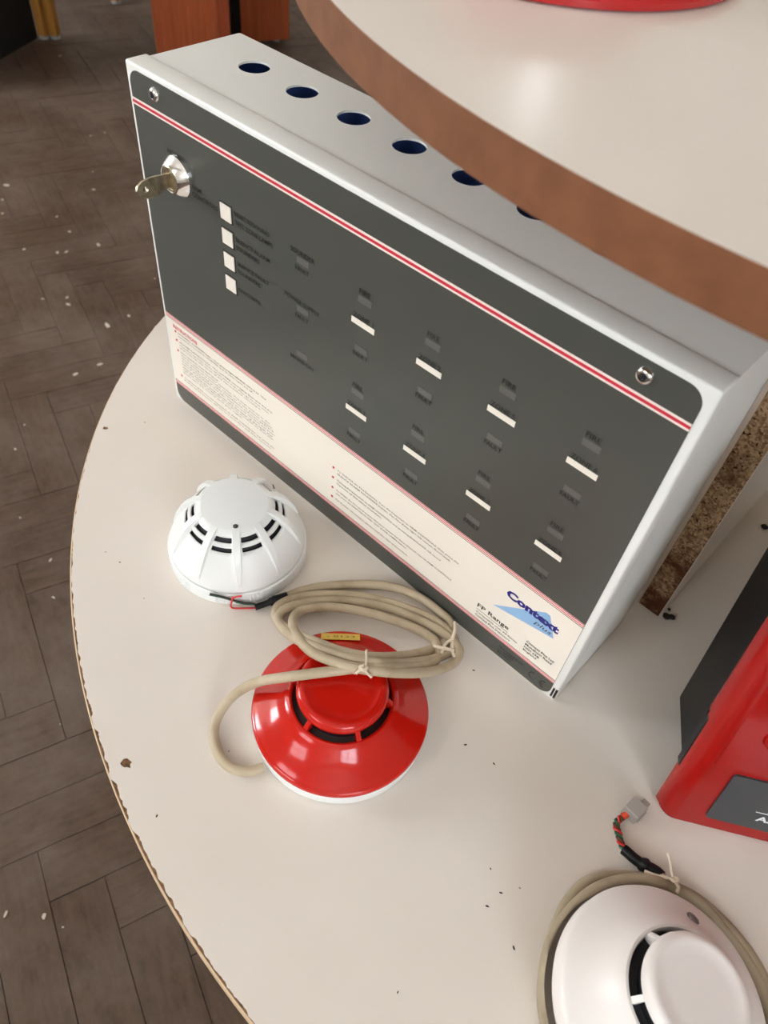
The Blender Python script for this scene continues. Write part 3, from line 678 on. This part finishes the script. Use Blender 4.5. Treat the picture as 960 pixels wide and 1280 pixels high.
W3('cord_end', [(0.2982,-0.0915,0.0532), (0.2978,-0.0938,0.0520), (0.2972,-0.0962,0.0500)], .0009, M['cord'], c1, n=7)
W3('cord_end', [(0.2982,-0.0918,0.0532), (0.3015,-0.0922,0.0520), (0.3052,-0.0918,0.0505)], .0008, M['cord'], c1, n=7)
W3('cord_tie', [(0.3027,-0.0066,0.0105), (0.3070,-0.0120,0.0125), (0.3105,-0.0190,0.0125), (0.3150,-0.0243,0.0115), (0.3180,-0.0250,0.0080)], .0011, M['cord'], c1, n=7)
W3('cord_tie', [(0.3050,-0.0310,0.0125), (0.3090,-0.0300,0.0140), (0.3126,-0.0275,0.0140), (0.3160,-0.0240,0.0120)], .0011, M['cord'], c1, n=7)
W3('cord_end', [(0.3105,-0.0180,0.0130), (0.3098,-0.0250,0.0140), (0.3122,-0.0320,0.0130)], .0009, M['cord'], c1, n=7)

c2 = thing('coiled_cable', 'dusty beige cable with a grey plug, looped around the warm white smoke detector', 'cable', (0.5108, -0.0997, 0))
bx, by = 0.5108, -0.0997
loop = []
for k in range(1, 20):                         # hidden turn round the far side of the base
    a = R(30 - 12 * k); loop.append((bx + .0560 * math.cos(a), by + .0560 * math.sin(a), .0035))
B1 = [(0.4846,-0.1500,0.0034), (0.4765,-0.1434,0.0034), (0.4702,-0.1375,0.0034), (0.4641,-0.1297,0.0034), (0.4605,-0.1232,0.0034), (0.4577,-0.1159,0.0034), (0.4542,-0.1040,0.0034), (0.4523,-0.0904,0.0034), (0.4542,-0.0765,0.0034), (0.4615,-0.0645,0.0034), (0.4728,-0.0541,0.0034), (0.4835,-0.0474,0.0034), (0.4904,-0.0442,0.0034), (0.5013,-0.0408,0.0034), (0.5151,-0.0407,0.0034), (0.5298,-0.0432,0.0034), (0.5414,-0.0481,0.0034), (0.5490,-0.0535,0.0034), (0.5590,-0.0650,0.0034), (0.5660,-0.0800,0.0034), (0.5690,-0.0980,0.0034), (0.5660,-0.1180,0.0034), (0.5570,-0.1350,0.0034), (0.5430,-0.1490,0.0036), (0.5250,-0.1570,0.0055), (0.5050,-0.1575,0.0075), (0.4870,-0.1510,0.0076)]
B2 = [(0.4734,-0.1407,0.0075), (0.4654,-0.1316,0.0075), (0.4593,-0.1204,0.0075), (0.4565,-0.1112,0.0075), (0.4553,-0.0989,0.0075), (0.4566,-0.0879,0.0075), (0.4607,-0.0749,0.0075), (0.4673,-0.0644,0.0075), (0.4770,-0.0550,0.0075), (0.4890,-0.0475,0.0085), (0.5020,-0.0440,0.0080), (0.5160,-0.0437,0.0040), (0.5300,-0.0466,0.0034), (0.5440,-0.0535,0.0034), (0.5560,-0.0650,0.0034), (0.5640,-0.0800,0.0034), (0.5665,-0.0980,0.0050), (0.5635,-0.1180,0.0060), (0.5540,-0.1345,0.0075), (0.5410,-0.1460,0.0090), (0.5240,-0.1535,0.0115), (0.5050,-0.1545,0.0130), (0.4860,-0.1480,0.0130), (0.4710,-0.1380,0.0128), (0.4620,-0.1270,0.0126)]
B3 = [(0.4570,-0.1192,0.0125), (0.4555,-0.1120,0.0125), (0.4553,-0.1031,0.0125), (0.4554,-0.0953,0.0125), (0.4570,-0.0857,0.0125), (0.4603,-0.0764,0.0125), (0.4662,-0.0665,0.0125), (0.4743,-0.0578,0.0125), (0.4802,-0.0533,0.0125), (0.4850,-0.0490,0.0090), (0.4822,-0.0462,0.0062)]
W3('cable', B1 + B2 + B3, .0030, M['cable_b'], c2, n=12, sub=6, it=4, keep=(.5075, -.1050, .0524, .03))
W3('black_sleeve', [(0.4822,-0.0458,0.0056), (0.4787,-0.0457,0.0056), (0.4745,-0.0464,0.0050), (0.4709,-0.0471,0.0046), (0.4658,-0.0474,0.0042), (0.4625,-0.0470,0.0036), (0.4596,-0.0468,0.0030)], .003, M['black'], c2, sub=4, radii=[.0034] * 9 + [.0041, .0042, .0041, .0038] + [.0030] * 12)
tw = [(0.4599,-0.0464), (0.4564,-0.0443), (0.4536,-0.0416), (0.4505,-0.0391), (0.4492,-0.0361), (0.4499,-0.0318), (0.4508,-0.0285)]
tp = spline([(a, b, .0026) for a, b in tw], 8)
for q, nm in enumerate(('wire_red', 'wire_green', 'wire_brown')):
    pts = []
    for k, p in enumerate(tp):
        d = (tp[min(k + 1, len(tp) - 1)] - tp[max(k - 1, 0)]).normalized(); sd = d.cross(Vector((0, 0, 1)))
        a = k * .42 + q * 2.094
        pts.append(p + sd * (.0013 * math.cos(a)) + Vector((0, 0, .0012 * math.sin(a))))
    W3(nm, pts, .0008, M[nm], c2, n=6, sub=1)
W3('orange_sleeve', [(0.4500,-0.0322,0.0034), (0.4508,-0.0296,0.0042), (0.4516,-0.0270,0.0050)], .0019, M['orange'], c2, n=10)
# grey plug: body with a latch lug and a narrower nose
pb = bmesh.new()
box(pb, -.0048, .0048, -.0047, .0047, 0, .0092, .0005, 1)
box(pb, .0046, .0088, -.0040, .0006, .0022, .0076, .0004, 1); box(pb, -.0030, .0026, -.0054, -.0046, .0012, .0080)
box(pb, -.0054, -.0047, -.0038, .0040, .0020, .0084)
pb.transform(Matrix.Translation((0.4527, -0.0246, 0.0002)) @ Matrix.Rotation(R(84), 4, 'Z'))
child(from_bm('plug', pb, M['plug_grey'], c2))
W3('cord_tie', [(0.4735,-0.0515,0.0090), (0.4792,-0.0498,0.0110), (0.4840,-0.0475,0.0135), (0.4876,-0.0448,0.0125), (0.4884,-0.0430,0.0085)], .0009, M['cord'], c2, n=7)
W3('cord_knot', [(0.4858,-0.0452,0.0125), (0.4880,-0.0448,0.0140), (0.4872,-0.0470,0.0142), (0.4852,-0.0468,0.0136)], .0010, M['cord'], c2, n=7)
W3('cord_end', [(0.4862,-0.0455,0.0132), (0.4838,-0.0431,0.0130), (0.4804,-0.0400,0.0150), (0.4774,-0.0377,0.0160)], .0008, M['cord'], c2, n=7)
W3('cord_end', [(0.4872,-0.0460,0.0130), (0.4905,-0.0470,0.0120), (0.4912,-0.0500,0.0125)], .0009, M['cord'], c2, n=7)

# ------------------------------------------------------------------ red and black alarm device, leaning back on the right
th = R(30.7); LT = math.tan(R(11))
E1 = Vector((math.cos(th), math.sin(th))); HB = Vector((-math.sin(th), math.cos(th)))
o0 = E1 * .3905 + HB * -.2515
dev = thing('alarm_sounder_unit', 'red and black alarm unit leaning back, grey badge on its front', 'alarm unit', (o0.x, o0.y, 0), th)
def lean(bm):
    for v in bm.verts: v.co.y += v.co.z * LT
    return bm
DW = .19
from_bm('rear_housing', lean(box(bmesh.new(), (.0157), DW - .0157, .0115, .0825, 0, .19, .0022, 3)), M['black'], dev, 40)
sh = bmesh.new()
box(sh, 0, DW, 0, .0125, .0004, .20)
vert = [e for e in sh.edges if abs(e.verts[0].co.z - e.verts[1].co.z) > .1 and e.verts[0].co.y < .001]
bmesh.ops.bevel(sh, geom=vert, offset=.0100, segments=8, profile=.5, affect='EDGES')
hor = [e for e in sh.edges if all(v.co.z < .001 for v in e.verts) and all(v.co.y < .0124 for v in e.verts)]
bmesh.ops.bevel(sh, geom=hor, offset=.0042, segments=5, profile=.5, affect='EDGES')
cover = from_bm('front_cover', lean(sh), M['red_case'], dev, 40)
pl = box(bmesh.new(), .0102, DW - .0102, -.0004, .002, .0575, .19, .0004, 1)
sub(from_bm('raised_panel', lean(pl), M['red_case'], None, 40), cover)
sub(from_bm('side_rail', lean(box(bmesh.new(), .0002, .012, .0115, .0160, .079, .19, .001, 2)), M['red_case'], None, 40), cover)
sub(from_bm('side_slot', lean(box(bmesh.new(), -.0004, .006, .0090, .0150, .036, .078, .0006, 1)), M['black'], None, 40), cover)
def stand_plate(outline, depth, y):
    me = plate_mesh(outline, depth)
    for v in me.vertices: x_, y_, z_ = v.co; v.co = (x_, y - z_ + y_ * LT, y_)
    return me
bd = link('badge', stand_plate([rrect(.0226, DW - .0226, .0135, .0540, .0022, 5)], .0016, -.0004), M['plate_grey'], dev)
tm = fit_text(text_mesh('AS', 0.03), .0467, .0565, .0215, .0262)
for v in tm.vertices: x_, y_, z_ = v.co; v.co = (x_, -.0014 + y_ * LT, y_)
link('lettering', tm, M['badge_white'], bd)
link('emblem', stand_plate([[(.0443, .0288), (.0765, .0288), (.0765, .0292), (.0443, .0292)]], .0002, -.0014), M['badge_white'], bd)
link('emblem', stand_plate([[(.0500, .0300), (.0535, .0345), (.0553, .0325), (.0575, .0355), (.0615, .0300)]], .0002, -.0014), M['badge_white'], bd)
bm = lathe(bmesh.new(), [(.0085, 0), (.0080, .0012), (.0068, .0016), (0, .0010)], 40)
for v in bm.verts: x_, y_, z_ = v.co; v.co = (.0320 + x_, -.0005 - z_, .0870 + y_)
from_bm('press_button', lean(bm), M['red_case'], dev, 40)

SPECKS = [(0.0964, -0.1321), (0.4129, -0.1061), (0.4243, -0.1117), (0.4231, -0.122), (0.3312, -0.0193), (0.145, -0.1358), (0.009, -0.0376), (0.4449, -0.1277), (0.3679, 0.0253), (0.2653, -0.2137)]
# ------------------------------------------------------------------ dust specks and crumbs on the lower shelf
bm = bmesh.new(); q = random.Random(5)
for x, y in SPECKS + [(q.uniform(.1, .45), q.uniform(-.2, -.05)) for _ in range(8)]:
    r_ = q.uniform(.0004, .0008); a = q.random() * 3
    t_ = Matrix.Translation((x, y, r_ * .35)) @ Matrix.Rotation(a, 4, 'Z') @ Matrix.Diagonal((1.6, .7, .4, 1))
    bmesh.ops.create_icosphere(bm, subdivisions=1, radius=r_, matrix=t_)
o = from_bm('dust_specks', bm, M['crumb']); o['kind'] = 'stuff'
tag(o, 'tiny dark dust specks scattered over the white lower shelf', 'dust')
# ------------------------------------------------------------------ crumbs by the partition foot
first = None
for k, (x, y, s) in enumerate(((0.3992, 0.1094, .0028), (0.4020, 0.1120, .0025), (0.3975, 0.1165, .0013), (0.4120, 0.2400, .0028))):
    bm = bmesh.new(); bmesh.ops.create_icosphere(bm, subdivisions=2, radius=s); q = random.Random(k)
    for v in bm.verts: v.co *= q.uniform(.75, 1.1); v.co.z *= .55
    zmin = min(v.co.z for v in bm.verts)
    for v in bm.verts: v.co.z -= zmin
    o = from_bm('crumb', bm, M['crumb'], None, 60, (x, y, 0.00002))
    tag(o, ('dark crumb nearest the foot of the chipboard partition', 'dark crumb second from the foot of the chipboard partition', 'smallest dark speck at the foot of the chipboard partition', 'lone dark crumb by the black alarm housing')[k], 'crumb', 'dark crumbs on the lower shelf')

# ------------------------------------------------------------------ red bell on the upper shelf
bell = thing('alarm_bell', 'red round flat-rimmed alarm dome standing on the upper shelf', 'alarm', (.2160, .0800, UT))
from_bm('base', lathe(bmesh.new(), [(.0780, 0), (.0798, .0008), (.0800, .0030), (.0790, .0044), (.0740, .0056), (.0640, .0076), (.0560, .0100), (.0520, .0120), (.0510, .0135)], 120, True, True), M['red_paint'], bell, 40)
from_bm('gong', lathe(bmesh.new(), [(.0480, .0136), (.0485, .0180), (.0465, .0240), (.0400, .0300), (.0280, .0345), (.0140, .0362), (0, .0365)], 100), M['red_paint'], bell, 40)
from_bm('dome_nut', lathe(bmesh.new(), [(.0060, .0355), (.0060, .0395), (.0045, .0420), (0, .0430)], 6), M['chrome'], bell, 20)

# ------------------------------------------------------------------ furniture at the back of the room
def upright(name, corner, ang, w_, d_, z0, z1, material, parent, bev=.0015):
    """a board standing on the floor: its near left corner, the direction of its face, its width and its thickness away from the camera"""
    bm = box(bmesh.new(), 0, w_, 0, d_, z0, z1, bev)
    bm.transform(Matrix.Translation((corner[0], corner[1], 0)) @ Matrix.Rotation(R(ang), 4, 'Z'))
    return child(from_bm(name, bm, material, parent))
desk = thing('cherry_desk', 'cherry-wood desk on two slab legs, standing behind the white panel', 'desk', (-1.98, 1.60, ZF))
upright('slab_leg', (-1.990, 1.337), 51, .205, .05, ZF + .012, ZF + .72, M['cherry'], desk)
upright('leg_edging', (-1.990 + .2055 * math.cos(R(51)), 1.337 + .2055 * math.sin(R(51))), 51, .040, .05, ZF + .012, ZF + .72, M['cherry_dark'], desk)
upright('slab_leg', (-2.002, 1.703), 68, .186, .05, ZF + .012, ZF + .72, M['cherry'], desk)
upright('gap_shade_panel', (-1.985, 1.530), 95, .26, .018, ZF + .001, ZF + .72, M['dark_parts_gap_shade'], desk)  # near-black board added as painted shade in the gap between the legs
bm = bmesh.new()
top = [(-2.06, 1.23), (-1.78, 1.57), (-1.86, 1.95), (-2.12, 2.06), (-2.36, 1.80), (-2.30, 1.35)]
vs = [[bm.verts.new((x, y, z)) for x, y in top] for z in (ZF + .72, ZF + .745)]
bm.faces.new(vs[0][::-1]); bm.faces.new(vs[1])
for k in range(len(top)): bm.faces.new((vs[0][k], vs[0][(k + 1) % len(top)], vs[1][(k + 1) % len(top)], vs[1][k]))
child(from_bm('desk_top', bm, M['cherry'], desk))
for gx, gy in ((-1.975, 1.380), (-1.900, 1.475), (-2.015, 1.745), (-1.970, 1.845)):
    child(from_bm('foot', lathe(bmesh.new(), [(.012, ZF), (.013, ZF + .003), (.010, ZF + .0125)], 20, True, True, gx, gy), M['glide'], desk, 40))

def leg_o(x, y, ang, h_, parent):
    bm = box(bmesh.new(), -.0155, .0155, -.0155, .0155, ZF + .010, ZF + h_, .005, 3)
    t_ = Matrix.Translation((x, y, 0)) @ Matrix.Rotation(R(ang), 4, 'Z'); bm.transform(t_)
    l_ = child(from_bm('leg', bm, M['oakg'], parent, 40))
    sub(from_bm('glide', lathe(bmesh.new(), [(.014, ZF), (.0165, ZF + .002), (.0165, ZF + .011)], 20, True, True, x, y), M['glide'], None, 40), l_)
CA = 116.8; u = Vector((math.cos(R(CA)), math.sin(R(CA)))); w = Vector((-u.y, u.x))
ch = thing('wooden_chair', 'golden oak chair legs standing right of the dark side table', 'chair', (-2.50, 1.39, ZF))
f0 = Vector((-2.4026, 1.2070)); sw = .417
for q, hh in ((f0, .43), (f0 + u * sw, .43), (f0 + w * .40, .86), (f0 + u * sw + w * .40, .86)): leg_o(q.x, q.y, CA, hh, ch)
upright('seat', f0 + u * .003 - w * .03, CA, sw + .009, .42, ZF + .43, ZF + .46, M['dark_parts_gap_shade'], ch, .008)
upright('backrest', f0 + u * .016 + w * .392, CA, sw - .032, .016, ZF + .60, ZF + .84, M['oakg'], ch, .004)
upright('rail', f0 + u * .016 - w * .008, CA, sw - .032, .016, ZF + .37, ZF + .43, M['oakg'], ch, .002)
upright('rail', f0 + u * .016 + w * .392, CA, sw - .032, .016, ZF + .37, ZF + .43, M['oakg'], ch, .002)
tb = thing('side_table', 'golden legged table with a near-black panel down to the floor', 'table', (-2.35, 1.0, ZF))
f1 = Vector((-2.4225, 1.1760)); lw = .50
for q in (f1, f1 - u * lw, f1 + w * .50, f1 - u * lw + w * .50): leg_o(q.x, q.y, CA, .70, tb)
upright('dark_panel', f1 - u * (lw - .02) + w * .012, CA, lw - .04, .016, ZF + .004, ZF + .70, M['dark_parts_gap_shade'], tb, .001)
upright('table_top', f1 - u * (lw + .03) - w * .03, CA, lw + .025, .56, ZF + .70, ZF + .725, M['oakg'], tb, .003)
